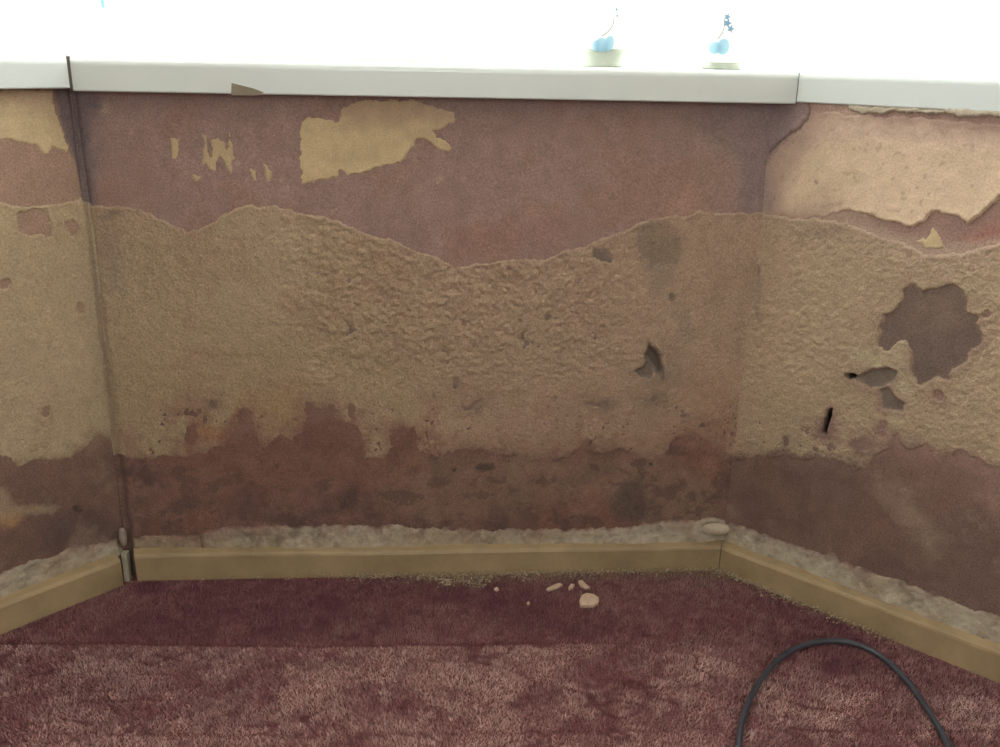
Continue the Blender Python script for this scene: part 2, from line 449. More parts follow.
class Surf:
    """one facet: a grid over the wall with a bare base layer; further layers lie on it as their own meshes"""
    def __init__(s, name, wall, u0, u1, d0, d1, seed):
        s.w = wall; s.name = name; s.seed = seed
        s.us = axis(u0, u1, d0, d1, .0019, .004); s.zs = np.linspace(0, ZMAX, int(ZMAX / .0019))
        s.U, s.Z = np.meshgrid(s.us, s.zs, indexing='ij')
        U, Z = s.U, s.Z
        s.wu = U + .0042 * fbm(U, Z, .030, 4, seed + 1, .6) + .0034 * fbm(U, Z, .011, 3, seed + 3, .6)
        s.wz = Z + .0042 * fbm(U, Z, .030, 4, seed + 2, .6) + .0034 * fbm(U, Z, .011, 3, seed + 4, .6)
        s.off = .0030 * fbm(U, Z, .35, 2, seed + 5) + .0010 * fbm(U, Z, .05, 4, seed + 6)
        s.n1 = fbm(U, Z, .10, 5, seed + 7, .6); s.n2 = fbm(U, Z, .035, 4, seed + 8, .6); s.n3 = fbm(U, Z, .010, 3, seed + 9)
        s.col = np.zeros(U.shape + (3,)) + C_MAUVE
    def px(s, pts):
        '''photo pixels, or ('w', u, z) for a point given on the wall itself (out of the photo's sight)'''
        return np.array([(p[1], p[2]) if len(p) == 3 else tuple(s.w.px([p])[0]) for p in pts])
    def on(s, p, us, dz):
        '''carry an edge on along the wall at the height it has at pixel p'''
        z = s.w.px([p])[0][1]
        return [('w', u, z + d_) for u, d_ in zip(us, dz)]
    def sd(s, pts, warp=1.0):
        P = s.px(pts)
        return sdf(P, s.U + (s.wu - s.U) * warp, s.Z + (s.wz - s.Z) * warp)
    def soft(s, pts, wd=.006, warp=1.5): return sstep(-wd, wd, s.sd(pts, warp))
    def emit(s, name, off, col, mat, keep=None, parent=None):
        nu, nz = s.U.shape
        P = s.w.P(s.U, off, s.Z).reshape(-1, 3)
        idx = np.arange(nu * nz).reshape(nu, nz)
        q = np.stack([idx[:-1, :-1], idx[1:, :-1], idx[1:, 1:], idx[:-1, 1:]], -1)
        if s.w is WL: q = q[..., ::-1]
        if keep is not None:
            k = keep[:-1, :-1] | keep[1:, :-1] | keep[1:, 1:] | keep[:-1, 1:]
            q = q[k]
        q = q.reshape(-1, 4)
        if keep is None:
            # solid body of the wall behind the face
            u0, u1 = s.us[0], s.us[-1]
            n0 = len(P)
            bx = [s.w.P(u, o_, z).tolist() for u, o_, z in
                  [(u0, -.04, 0), (u1, -.04, 0), (u1, -.04, ZB), (u0, -.04, ZB), (u0, -.14, 0), (u1, -.14, 0), (u1, -.14, ZB), (u0, -.14, ZB)]]
            P = np.vstack([P, np.array(bx)])
            fb = np.array([(0, 1, 2, 3), (5, 4, 7, 6), (4, 0, 3, 7), (1, 5, 6, 2), (3, 2, 6, 7), (4, 5, 1, 0)]) + n0
            if s.w is WL: fb = fb[:, ::-1]
            q = np.vstack([q, fb])
            c = np.vstack([col.reshape(-1, 3), np.tile(C_BROWN, (8, 1))])
        else:
            used = np.unique(q); mp = np.full(len(P), -1); mp[used] = np.arange(len(used))
            P = P[used]; q = mp[q]; c = col.reshape(-1, 3)[used]
        o = mesh_from(name, P, q, mat, parent, smooth=True, cols=np.clip(c, .01, .9))
        return o
    def stain(s, c, sd, amt=.8, dist=.007, dirt=.15):
        m = amt * np.exp(-np.clip(sd, 0, 1) / (dist * (1 + .9 * s.n2 + .5 * s.n1))) * np.clip(.75 + 1.1 * s.n2 + .6 * s.n3, 0, 1)
        low_ = sstep(.36, .26, s.Z)
        m2 = np.exp(-np.clip(sd, 0, 1) / .022) * sstep(.02, .30, s.n2 + .8 * s.n3 + .5 * s.n1) * low_
        m = np.clip(np.maximum(m * (dirt * 3 + .75 * low_), .85 * m2), 0, 1)
        return c * (1 - m[..., None]) + s.col * m[..., None]
    def layer(s, name, sd, thick, tex, col, mat, edge=.0018, lip=0.0, parent=None, lift=0.0, label=None, fade=None):
        k = np.clip(sd / edge, -1, 1)
        tf = .22 + .78 * sstep(.27, .37, s.Z) if mat is M_COAT else 1.0
        if fade is not None: tf = tf * fade
        thick = thick * tf; lip = lip * tf
        off = s.off + lift + np.where(k > 0, thick * np.sqrt(np.clip(k, 0, 1)), .0016 * k) + tex * np.clip(sd / .006, 0, 1)
        if np.any(lip): off = off + lip * np.exp(-((sd - .003) / .003) ** 2) * (sd > 0)
        o = s.emit(name, off, col, mat, keep=sd > -.0030, parent=parent)
        if label: o['label'] = label
        return o

# ---- centre facet
S = Surf('wall_center', WC, -.012, 2 * W2 + .012, -.012, 2 * W2 + .012, 11)
U, Z = S.U, S.Z
low = 1 - sstep(.20, .36, Z + .03 * S.n1)
col = S.col * (1 + .09 * S.n1[..., None] + .05 * S.n2[..., None])
col = mix(col, C_BROWN, low)
col = mix(col, [.165, .125, .098], .9 * sstep(.25, .29, Z) * sstep(.50, .44, Z))
streak = fbm(U, Z * .22, .03, 4, 35, .6)
col = col * (1 + .10 * streak * sstep(.45, .52, Z) + (.30 * S.n2 + .14 * S.n3) * low)[..., None]
col = mix(col, [.27, .165, .125], .55 * sstep(.05, .35, S.n1) * (1 - low))
# rust and blotches low down
col = mix(col, [.20, .098, .066], .45 * low * sstep(-.05, .35, fbm(U, Z, .16, 4, 31)))
col = mix(col, [.235, .158, .115], .55 * low * sstep(.0, .35, fbm(U, Z, .09, 5, 32, .65)) * (.25 + .75 * sstep(.2, .5, U)))
col = mix(col, [.085, .055, .050], .7 * low * sstep(.22, .45, fbm(U, Z, .05, 4, 33, .6)))
col = mix(col, [.215, .140, .100], .6 * S.soft([(370, 458), (520, 452), (640, 455), (720, 470), (722, 520), (650, 522), (600, 500), (430, 520), (380, 505)], .02))
col = mix(col, [.20, .108, .080], .6 * S.soft([(150, 455), (300, 450), (420, 460), (400, 490), (300, 480), (170, 505)], .02))
col = mix(col, [.22, .105, .075], .55 * S.soft([(675, 440), (712, 436), (730, 470), (715, 490), (680, 460)], .012))
col = mix(col, C_DARK * 1.6, .75 * S.soft([(622, 485), (640, 478), (645, 500), (655, 515), (618, 520), (610, 505)], .008))
col = mix(col, C_DARK * 1.2, .8 * S.soft(ell(485, 466, 9, 4), .003))
for cx, cy, r in ((262, 461, 2.4), (278, 465, 3), (312, 458, 1.6), (650, 464, 2), (455, 470, 2)):
    col = mix(col, C_DARK, .8 * S.soft(ell(cx, cy, r, r), .0015, .6))
col = mix(col, [.095, .060, .052], .55 * low * sstep(.12, .34, fbm(U, Z * 1.4, .035, 4, 36, .65)))
# blue-grey haze and sill shade painted into the two upper corners and top edge
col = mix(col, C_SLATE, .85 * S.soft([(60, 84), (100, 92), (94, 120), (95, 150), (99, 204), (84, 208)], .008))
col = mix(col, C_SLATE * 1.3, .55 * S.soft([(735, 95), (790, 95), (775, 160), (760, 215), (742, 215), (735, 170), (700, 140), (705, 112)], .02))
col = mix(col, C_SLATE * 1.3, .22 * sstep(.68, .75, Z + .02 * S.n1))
# pale rub marks and the pinkish bare spot beside the right corner
col = mix(col, [.34, .215, .165], .75 * S.soft([(681, 186), (694, 182), (704, 202), (714, 216), (660, 218), (672, 200)], .006))
col = mix(col, [.30, .21, .165], .5 * S.soft([(690, 140), (725, 130), (742, 160), (735, 205), (710, 205)], .02))
for cx, cy, rx, ry in ((105, 107, 5, 5), (133, 133, 2, 3), (198, 176, 3, 3), (282, 180, 2, 2), (335, 213, 2.5, 2.5), (240, 163, 2, 3), (441, 180, 2, 4), (290, 190, 2, 2)):
    col = mix(col, [.40, .30, .215], .6 * S.soft(ell(cx, cy, rx, ry), .003))
col = mix(col, [.27, .150, .122], .45 * S.soft([(440, 225), (560, 215), (600, 225), (560, 252), (470, 256)], .03))
col = mix(col, [.182, .095, .072], .55 * S.soft([(180, 405), (260, 400), (330, 398), (425, 420), (430, 470), (300, 480), (180, 465)], .015))
# crack down the left corner
crk = np.exp(-((U - .004 - .004 * S.n2) / .004) ** 2)
col = mix(col, C_DARK * 1.5, .6 * crk)
S.off = S.off - .0030 * crk
hole = S.sd([(649, 341), (655, 347), (661, 356), (665, 372), (663, 383), (660, 377), (654, 371), (650, 378), (640, 376), (634, 371), (643, 366), (645, 354)], .7)
hole_d = S.sd([(649, 343), (654, 349), (660, 357), (663, 372), (658, 372), (652, 362), (647, 356)], .5)
S.off = S.off - .0035 * sstep(0, .004, hole) - .005 * sstep(0, .0035, hole_d)
col = mix(col, C_GREY, .9 * sstep(-.002, .002, hole))
col = mix(col, C_DARK, .55 * sstep(-.001, .003, hole_d))
col = mix(col, C_GREY * 1.05, .9 * S.soft([(590, 250), (612, 250), (612, 265), (590, 262)], .004))
S.col = col
wall_center = struct(S.emit('wall_center', S.off, col, M_BASE))

up = [(60, 205), (120, 206), (150, 213), (175, 226), (190, 232), (205, 227), (225, 214), (245, 206), (270, 206), (300, 212), (330, 219),
      (360, 231), (390, 240), (410, 247), (430, 255), (445, 263), (455, 267), (480, 263), (500, 260), (530, 261), (545, 259), (560, 252),
      (590, 243), (610, 234), (635, 226), (650, 220), (670, 214), (690, 215), (700, 210), (720, 213), (745, 214), (790, 210)]
lo = [(790, 462), (735, 463), (722, 448), (708, 438), (690, 434), (676, 438), (668, 450), (655, 460), (635, 452), (620, 448), (600, 452),
      (585, 446), (566, 456), (545, 459), (525, 454), (500, 455), (480, 449), (460, 452), (440, 455), (420, 452), (414, 436), (404, 424),
      (390, 431), (396, 446), (384, 458), (366, 460), (363, 434), (355, 422), (337, 420), (326, 408), (308, 404), (304, 430), (294, 441),
      (280, 436), (266, 446), (256, 437), (251, 412), (243, 410), (238, 422), (228, 434), (222, 446), (205, 452), (180, 456), (158, 459), (80, 462)]
sd = S.sd(up + lo, 1.0)
sd = np.where(Z < .30, sd + .011 * S.n2 + .005 * S.n3 + .004 * S.n1, sd)
holes = [[(186, 426), (194, 424), (196, 436), (190, 446), (185, 440)], ell(331, 410, 4, 5), ell(352, 410, 4, 6), ell(213, 405, 2, 4), ell(206, 418, 3, 3),
         [(453, 378), (457, 377), (460, 382), (457, 389), (453, 388)], [(593, 249), (607, 250), (614, 256), (611, 263), (602, 260), (592, 257)],
         [(459, 404), (466, 408), (474, 405.5), (481, 399), (479, 405), (472, 411), (464, 410)],
         [(584, 402), (592, 400.5), (600, 404), (608, 403), (609, 408), (605, 409), (600, 406), (590, 404)],
         ell(655, 398, 2, 2.5)]
for h in holes:
    sd = np.minimum(sd, -S.sd(h, .9))
sd = np.minimum(sd, -hole)
cc = np.zeros(U.shape + (3,)) + C_CREAM
cc = cc * (1 + .10 * S.n1[..., None] + .07 * S.n2[..., None])
upx = (U / (2 * W2))
pink = sstep(.30, .62, upx + .12 * S.n1)
cc = mix(cc, C_PINKC, .8 * pink)
cc = mix(cc, [.335, .250, .150], .55 * (1 - pink) * sstep(.45, .25, Z))
for pts, c, a, wd in (
        ([(240, 400), (300, 380), (305, 430), (255, 435)], [.30, .185, .095], .5, .02),
        ([(188, 415), (230, 430), (255, 440), (190, 448)], C_RUST * 1.3, .6, .010),
        ([(236, 408), (252, 410), (246, 430), (225, 445), (220, 440)], C_RUST * 1.1, .7, .006),
        ([(380, 420), (420, 425), (420, 450), (385, 450)], [.23, .14, .095], .5, .012),
        ([(520, 440), (700, 430), (720, 455), (520, 458)], [.28, .17, .12], .65, .02),
        ([(280, 425), (308, 410), (360, 425), (365, 465), (280, 460)], [.22, .115, .075], .6, .010),
        ([(440, 430), (470, 438), (500, 430), (520, 455), (440, 458)], [.25, .155, .115], .5, .014),
        ([(345, 330), (560, 300), (600, 380), (450, 400), (350, 380)], [.30, .225, .150], .35, .05),
        ([(662, 430), (700, 420), (730, 440), (720, 462), (670, 455)], [.26, .130, .090], .55, .016),
        ([(690, 380), (735, 370), (735, 450), (680, 440)], [.34, .20, .13], .5, .03),
        ([(638, 228), (660, 217), (674, 226), (682, 245), (678, 262), (650, 266), (638, 250)], [.205, .155, .118], .8, .005),
        ([(645, 262), (676, 262), (672, 280), (655, 300), (648, 285)], C_GREY * 1.4, .55, .008),
        ([(673, 308), (690, 312), (694, 338), (680, 340)], C_GREY * 1.45, .5, .012),
        ([(640, 370), (665, 380), (675, 420), (650, 425), (635, 400)], [.26, .19, .13], .45, .015),
        ([(662, 340), (680, 350), (684, 380), (668, 385)], C_GREY * 1.3, .35, .015),
        ([(96, 214), (122, 209), (124, 216), (104, 222)], C_GREY, .7, .005),
        ([(100, 225), (118, 245), (124, 290), (114, 290), (102, 250)], C_GREY * 1.4, .5, .010),
        ([(180, 218), (196, 224), (192, 232), (180, 230)], [.24, .14, .10], .7, .004),
        ([(195, 352), (270, 352), (270, 356), (195, 355)], [.23, .165, .10], .55, .003),
        ([(190, 220), (240, 200), (300, 210), (300, 330), (200, 330)], [.37, .295, .195], .3, .05)):
    cc = mix(cc, c, a * S.soft(pts, wd))
for cx, cy, r in ((188, 397, 2), (213, 405, 2.5), (205, 415, 3), (206, 420, 3), (553, 396, 2.5), (587, 402, 2), (606, 405, 3), (437, 395, 2.5), (655, 398, 2), (672, 297, 3.5)):
    cc = mix(cc, C_DARK * 1.6, .7 * S.soft(ell(cx, cy, r, r * 1.2), .002))
cc = mix(cc, [.24, .165, .115], .45 * sstep(.30, .20, Z + .02 * S.n1) * sstep(-.1, .3, S.n2))
cc = mix(cc, C_DARK * 1.7, .5 * np.exp(-((U - .001 - .002 * S.n2) / .004) ** 2))
# damp wisps creeping up from the stripped strip below
wisp = fbm(U, Z * .75, .045, 5, 47, .65)
cc = mix(cc, [.235, .135, .098], .70 * sstep(.02, .26, wisp + .25 * S.n3) * sstep(.335, .24, Z + .03 * S.n1))
cc = mix(cc, [.29, .20, .14], .40 * sstep(.05, .30, fbm(U, Z, .07, 5, 48, .6)))
# mottled freckles over the rough part
cc = mix(cc, [.27, .195, .13], .35 * sstep(.12, .4, fbm(U, Z, .018, 3, 44)) * pink)
bump_amt = .35 + .9 * sstep(.22, .36, upx) * (1 - sstep(.74, .86, upx)) * sstep(.30, .40, Z + .03 * S.n1)
lump = (.5 + .5 * S.n1) * np.abs(fbm(U, Z, .0105, 3, 51)) * .0030 + .0017 * fbm(U, Z, .0062, 2, 53) + .0012 * fbm(U, Z, .028, 2, 52)
cc = S.stain(cc, sd)
S.layer('textured_coat', sd, .0015, bump_amt * lump, cc, M_COAT, lip=.0010 * np.clip(.25 + 1.6 * S.n1, 0, 1), parent=wall_center, label='rough cream coat across the middle of the wall')

def scrap(S, parent, pts, base=C_YELL, warp=.8, thick=.0011, label=None, name='paper_scrap', shade=None):
    sdp = S.sd(pts, warp) + .0026 * fbm(S.U * 1.6, S.Z, .009, 3, S.seed + 60, .6)
    c = np.zeros(S.U.shape + (3,)) + base
    c = c * (1 + .10 * S.n2[..., None])
    if shade is not None:
        c = mix(c, shade[1], shade[2] * S.soft(shade[0], .015))
    return S.layer(name, sdp, thick, .0002 * S.n3, c, M_PAPER, edge=.0010, lip=.0004, parent=parent, label=label)
scrap(S, wall_center, [(303, 123), (308, 118), (325, 120), (339, 122), (342, 111), (352, 102), (375, 99.5), (410, 100), (437, 106), (453, 114),
                       (455, 122), (447, 127), (431, 130), (437, 137), (448, 143), (451, 149), (447, 152), (438, 149), (424, 139), (417, 140), (414, 148),
                       (400, 161), (385, 165), (365, 172), (350, 175), (339, 168), (336, 175), (320, 180), (303, 182), (300.5, 165), (301, 140)],
      shade=([(340, 95), (460, 95), (460, 130), (420, 125), (345, 125)], [.37, .265, .19], .65), label='large torn cream paper scrap')
for pts in ([(171, 137), (176, 138), (180, 140), (177, 160), (172, 161), (171, 150)],
            [(203.5, 134), (206, 140), (207, 150), (211, 158), (213, 152), (212, 141), (219, 139), (225, 143), (228, 150), (229, 134), (232, 138), (232, 150), (235, 158), (232, 166), (231, 173), (226, 168), (224, 162), (219, 157), (216, 166), (215, 174), (208, 169), (203, 160), (204, 146)],
            [(249, 166), (254, 172), (258, 168), (257, 182), (253, 178)], [(266, 164), (270, 168), (273, 176), (267, 183), (265, 174)],
            [(194, 173), (199, 176), (196, 181), (193, 178)]):
    scrap(S, wall_center, pts, base=C_YELL * .9, warp=.7)

# filler line above the skirting
def filler(S, parent, pts, specks=0.5, thick=.004, base=C_WHITE):
    sdp = S.sd(pts, 1.2) + .0035 * S.n2 + .0015 * S.n3
    c = np.zeros(S.U.shape + (3,)) + base
    c = c * (1 + .30 * S.n2[..., None] + .15 * S.n3[..., None])
    c = mix(c, [.28, .205, .13], .5 * sstep(-.1, .35, S.n1))
    c = S.stain(c, sdp, 1.0, .006)
    c = mix(c, C_DARK * 2.2, .6 * specks * sstep(.28, .55, fbm(S.U, S.Z, .022, 3, S.seed + 77)))
    return S.layer('filler_strip', sdp, thick, .0016 * S.n3 + .002 * S.n2, c, M_FILL, edge=.005, parent=parent, label='chalky white filler line above the skirting')
filler(S, wall_center, [(200, 534), (215, 528), (260, 526), (330, 525), (400, 526), (480, 529), (540, 529), (600, 528), (640, 524), (680, 520), (710, 517),
                        (726, 520), (728, 545), (600, 558), (200, 562)], specks=.6)
filler(S, wall_center, [(132, 541), (160, 535), (198, 536), (205, 560), (132, 561)], specks=.8, thick=.002, base=[.30, .225, .16])

# ---- right facet
S = Surf('wall_right', WR, -.012, SIDE, -.012, .62, 23)
U, Z = S.U, S.Z
low = 1 - sstep(.20, .36, Z + .03 * S.n1)
col = np.zeros(U.shape + (3,)) + np.array([.27, .175, .145])
col = mix(col, [.37, .27, .21], .85 * S.soft([(740, 170), (765, 160), (810, 120), (860, 100), (880, 150), (860, 226), (740, 226)], .02))
col = col * (1 + .12 * S.n1[..., None] + .06 * S.n2[..., None])
col = mix(col, [.158, .102, .084], low)
col = mix(col, [.18, .095, .072], .3 * low * sstep(0, .35, fbm(U, Z, .13, 4, 61)))
col = mix(col, [.26, .185, .145], .45 * low * sstep(.1, .4, fbm(U, Z, .09, 5, 62, .65)))
col = mix(col, [.11, .07, .062], .5 * low * sstep(.2, .45, fbm(U, Z, .07, 4, 63)))
col = mix(col, [.27, .20, .15], .6 * S.soft([(900, 485), (945, 540), (930, 565), (915, 540)], .02))
col = mix(col, C_SLATE * 1.5, .5 * S.soft([(770, 95), (806, 104), (807, 119), (785, 138), (763, 158), (750, 190), (748, 150)], .004, .6))  # shadow of the centre sill's end, painted as a slate triangle
col = mix(col, [.30, .13, .10], .7 * S.soft([(960, 240), (985, 228), (1010, 222), (1010, 250), (975, 252)], .010))
col = mix(col, [.37, .275, .215], .8 * S.soft([(840, 221), (870, 224), (905, 236), (940, 244), (975, 240), (1010, 236), (1010, 262), (900, 262), (840, 240)], .008))
big = [(903, 290), (912, 283), (923, 290), (950, 286), (962, 290), (970, 300), (969, 311), (981, 318), (977, 326), (984, 336), (981, 347), (972, 350), (965, 362),
       (952, 370), (950, 381), (935, 378), (920, 384), (913, 372), (913, 352), (905, 341), (896, 343), (888, 352), (878, 346), (880, 330), (885, 315), (896, 308), (902, 300)]
sdbig = S.sd(big, 1.1)
col = mix(col, [.150, .108, .090], .95 * sstep(-.004, .004, sdbig))
col = mix(col, [.20, .15, .105], .4 * S.soft(ell(940, 312, 22, 14), .02))
grey1 = [(846, 373), (853, 373), (858, 377), (870, 370), (888, 368), (897, 373), (893, 380), (884, 387), (870, 388), (860, 384), (850, 378)]
grey2 = [(880, 391), (888, 388), (894, 398), (903, 404), (901, 411), (883, 410)]
for g in (grey1, grey2):
    col = mix(col, C_GREY * .95, .95 * S.soft(g, .004, .8))
    S.off = S.off - .002 * S.soft(g, .004, .8)
slit = [(828, 409), (831.5, 408), (830, 418), (826.5, 429), (825.5, 434), (821.5, 433), (824, 424), (825.5, 416)]
pits = [ell(756, 271, 3.2, 5.5), slit, ell(850, 376, 4.5, 3)]
for g in pits:
    d = S.sd(g, .3)
    S.off = S.off - .016 * sstep(-.001, .003, d)
    col = mix(col, C_DARK * .5, sstep(-.002, .001, d))
gp = S.px([(807, 100), (807, 119), (796, 129), (785, 138), (772, 150), (764, 158)])
gd_ = np.full(U.shape, 1e9)
for (ax, ay), (bx_, by_) in zip(gp[:-1], gp[1:]):
    ex, ey = bx_ - ax, by_ - ay
    t_ = np.clip(((S.wu - ax) * ex + (S.wz - ay) * ey) / (ex * ex + ey * ey), 0, 1)
    gd_ = np.minimum(gd_, np.hypot(S.wu - ax - ex * t_, S.wz - ay - ey * t_))
dark_groove = np.exp(-(gd_ / .0022) ** 2)  # dark line traces the edge of the sill-end shadow painted beside it
S.off = S.off - .003 * dark_groove
col = mix(col, C_SLATE * 1.5, .45 * S.soft([(740, 90), (800, 104), (790, 130), (772, 160), (772, 200), (766, 222), (740, 222)], .012))  # soft bluish corner shade painted into the plaster
col = mix(col, C_DARK * 2, .6 * dark_groove)
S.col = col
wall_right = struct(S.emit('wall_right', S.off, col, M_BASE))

mid = [(715, 214), (745, 214), (780, 216), (800, 219), (830, 222), (850, 224), (862, 230), (880, 236), (900, 242), (925, 254), (950, 254), (970, 250), (1000, 244)] + S.on((1000, 244), (.52, .60, .70, .88), (.004, -.010, .006, 0)) + S.on((1000, 465), (.88, .70, .60, .52), (0, .010, -.012, .004)) + [(1000, 465), (985, 464), (975, 457), (960, 453), (948, 455), (938, 462), (930, 449), (915, 447), (906, 452), (899, 442), (894, 432), (888, 448), (880, 456), (868, 470),
       (850, 466), (835, 460), (815, 456), (800, 458), (780, 454), (760, 458), (735, 460), (715, 460)]
sd = S.sd(mid, 1.0)
sd = np.where(Z < .34, sd + .009 * S.n2 + .005 * S.n3, sd)
for h in [big, grey1, grey2] + pits:
    sd = np.minimum(sd, -S.sd(h, 1.0 if h is big else .6))
for h in (ell(862, 447, 6, 4), ell(787, 442, 2, 4), ell(938, 395, 4, 5), ell(882, 425, 3, 4), ell(988, 315, 4, 3)):
    sd = np.minimum(sd, -S.sd(h, 1.0) - .001)
cc = np.zeros(U.shape + (3,)) + np.array([.365, .280, .185])
cc = cc * (1 + .10 * S.n1[..., None] + .06 * S.n2[..., None])
cc = mix(cc, C_PINKC, .6 * sstep(.10, .0, U))
cc = mix(cc, [.36, .22, .15], .5 * S.soft([(700, 400), (738, 400), (736, 450), (700, 455)], .02))
cc = mix(cc, C_GREY * 1.3, .55 * S.soft([(752, 262), (762, 262), (760, 300), (757, 330), (753, 300)], .006))
cc = mix(cc, [.24, .185, .14], .55 * S.soft([(795, 228), (840, 228), (840, 236), (800, 240)], .006))
cc = mix(cc, [.47, .40, .26], .5 * S.soft([(850, 350), (905, 345), (915, 385), (905, 425), (870, 425), (905, 400)], .01))
cc = mix(cc, [.25, .19, .14], .4 * sstep(.32, .22, Z + .02 * S.n1) * sstep(0, .3, S.n2))
lump = (.5 + .5 * S.n1) * np.abs(fbm(U, Z, .0110, 3, 71)) * .0028 + .0017 * fbm(U, Z, .0062, 2, 73) + .0012 * fbm(U, Z, .03, 2, 72)
col_mid = mix(S.col, [.36, .27, .20], .7 * sstep(.30, .40, Z) * sstep(.16, .10, U + .02 * S.n1))
keepc = S.col; S.col = col_mid; cc = S.stain(cc, sd, .9, .012, .30); S.col = keepc
S.layer('textured_coat', sd, .0022, lump * (.7 + .5 * S.n1), cc, M_COAT, lip=.0008, parent=wall_right, label='rough cream coat with dark bare patches')
top = [(812, 111), (830, 112), (850, 117), (880, 116), (920, 118), (960, 120), (1000, 124)] + S.on((1000, 124), (.52, .60, .74, .88), (0, .004, -.004, 0)) + S.on((1000, 196), (.88, .74, .60, .52), (0, -.012, .010, -.004)) + [(1000, 196), (990, 205), (980, 215), (968, 223), (958, 216), (945, 214), (931, 213),
       (922, 222), (912, 227), (898, 222), (880, 218), (862, 212), (842, 211), (825, 218), (800, 220), (775, 214), (766, 200), (764, 165), (785, 144), (807, 124)]
sd2 = S.sd(top, .9)
c2 = np.zeros(U.shape + (3,)) + C_SALM
c2 = c2 * (1 + .08 * S.n1[..., None] + .05 * S.n2[..., None])
c2 = mix(c2, [.36, .255, .205], .8 * S.soft([(762, 140), (810, 115), (830, 130), (800, 160), (775, 200), (765, 214)], .018))
c2 = mix(c2, [.37, .26, .22], .5 * sstep(.66, .72, Z + .012 * S.n2))
c2 = mix(c2, [.33, .23, .17], .5 * sstep(.50, .62, fbm(U, Z, .008, 2, 75)))
solid = sstep(-.035, .035, S.sd([(835, 125), ('w', 1.0, .70), ('w', 1.0, .35), (845, 330)], 1.5))
bl = (1 - solid) * np.exp(-np.clip(sd2, 0, 1) / .022)
c2 = mix(c2, C_SLATE * 1.7, .45 * S.soft([(740, 90), (806, 104), (790, 135), (772, 160), (775, 200), (768, 222), (740, 222)], .014))  # same painted corner shade carried onto the smooth coat
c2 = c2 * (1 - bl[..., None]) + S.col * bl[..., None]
c2 = mix(c2, C_DARK * 2, .6 * dark_groove)
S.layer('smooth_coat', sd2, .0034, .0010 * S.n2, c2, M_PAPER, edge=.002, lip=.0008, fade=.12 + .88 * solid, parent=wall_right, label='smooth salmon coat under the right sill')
scrap(S, wall_right, [(914, 242), (922, 238), (926, 241), (930, 229), (936, 236), (941, 240), (945, 247), (938, 250), (925, 248)], base=C_YELL * .95)
scrap(S, wall_right, [(848, 104), (880, 106), (930, 108), (1000, 110)] + S.on((1000, 109), (.55, .70, .88), (0, 0, 0)) + S.on((1000, 117), (.88, .70, .55), (0, .003, -.002)) + [(1000, 117), (985, 114), (960, 116), (945, 113), (900, 112), (875, 113), (862, 115), (850, 112)],
      base=C_WHITE * .95, warp=.7, thick=.004, name='filler_strip', label='thin grey filler line under the right sill')
filler(S, wall_right, [(722, 523), (735, 523), (750, 530), (775, 538), (800, 547), (825, 555), (832, 552), (840, 561), (870, 572), (900, 582), (930, 594), (960, 604), (1000, 618)] + S.on((1000, 618), (.52, .62, .74, .88), (0, .004, -.004, 0)) + S.on((1000, 655), (.88, .52), (0, 0)) + [(1000, 655), (900, 622), (800, 584), (722, 556)], specks=.75)

# ---- left facet
S = Surf('wall_left', WL, -.012, SIDE, -.012, .55, 37)
U, Z = S.U, S.Z
low = 1 - sstep(.20, .36, Z + .03 * S.n1)
col = np.zeros(U.shape + (3,)) + np.array([.30, .20, .15])
col = col * (1 + .12 * S.n1[..., None] + .06 * S.n2[..., None])
col = mix(col, [.158, .095, .076], low)
col = mix(col, [.085, .06, .058], .65 * S.soft([(45, 520), (75, 508), (115, 520), (120, 540), (60, 548), (40, 550)], .015))
col = mix(col, [.34, .26, .17], .6 * S.soft([(-10, 490), (8, 492), (20, 505), (60, 508), (50, 515), (10, 518), (-10, 515)], .006))
col = mix(col, [.36, .22, .10], .6 * S.soft(ell(10, 520, 12, 6), .008))
col = mix(col, [.24, .165, .125], .5 * low * sstep(.0, .35, fbm(U, Z, .09, 5, 82, .65)))
col = mix(col, C_DARK, .8 * S.soft(ell(77, 509, 4, 3), .002))
col = mix(col, C_SLATE, .9 * S.soft([(54, 88), (90, 88), (96, 205), (86, 205), (72, 155), (60, 118)], .004, .8))  # bluish haze below the left sill, painted down the corner
crk = np.exp(-((U - .001 - .003 * S.n2) / .003) ** 2)
col = mix(col, C_DARK * 1.4, .6 * crk)
S.off = S.off - .003 * crk
S.col = col
wall_left = struct(S.emit('wall_left', S.off, col, M_BASE))
mid = S.on((0, 203), (.88, .72, .58, .46, .34), (.005, -.012, -.004, .010, 0)) + [(0, 203), (20, 207), (40, 206), (62, 203), (80, 199), (110, 205), (135, 465), (118, 462), (108, 442), (98, 436), (88, 448), (74, 456), (58, 459), (40, 460), (28, 464), (18, 468), (8, 460), (0, 458)] + S.on((0, 460), (.34, .46, .58, .72, .88), (.008, -.010, .012, -.004, 0))
sd = S.sd(mid, 1.0)
sd = np.where(Z < .34, sd + .008 * S.n2 + .004 * S.n3, sd)
for h in ([(16, 214), (30, 209), (44, 212), (52, 228), (50, 236), (36, 235), (20, 232)], [(62, 224), (72, 221), (78, 228), (72, 238), (66, 233)], ell(47, 412, 4, 5), ell(3, 285, 6, 3), ell(80, 308, 2, 6)):
    sd = np.minimum(sd, -S.sd(h, 1.2))
cc = np.zeros(U.shape + (3,)) + np.array([.375, .292, .188])
cc = cc * (1 + .10 * S.n1[..., None] + .07 * S.n2[..., None])
cc = mix(cc, C_GREY * 1.6, .3 * S.soft([(84, 260), (100, 250), (118, 400), (122, 450), (104, 420), (80, 320)], .016))
cc = mix(cc, [.24, .175, .13], .5 * S.soft([(70, 455), (95, 430), (118, 440), (120, 470)], .012))
cc = mix(cc, C_DARK * 1.6, .45 * np.exp(-((U - .000) / .003) ** 2))
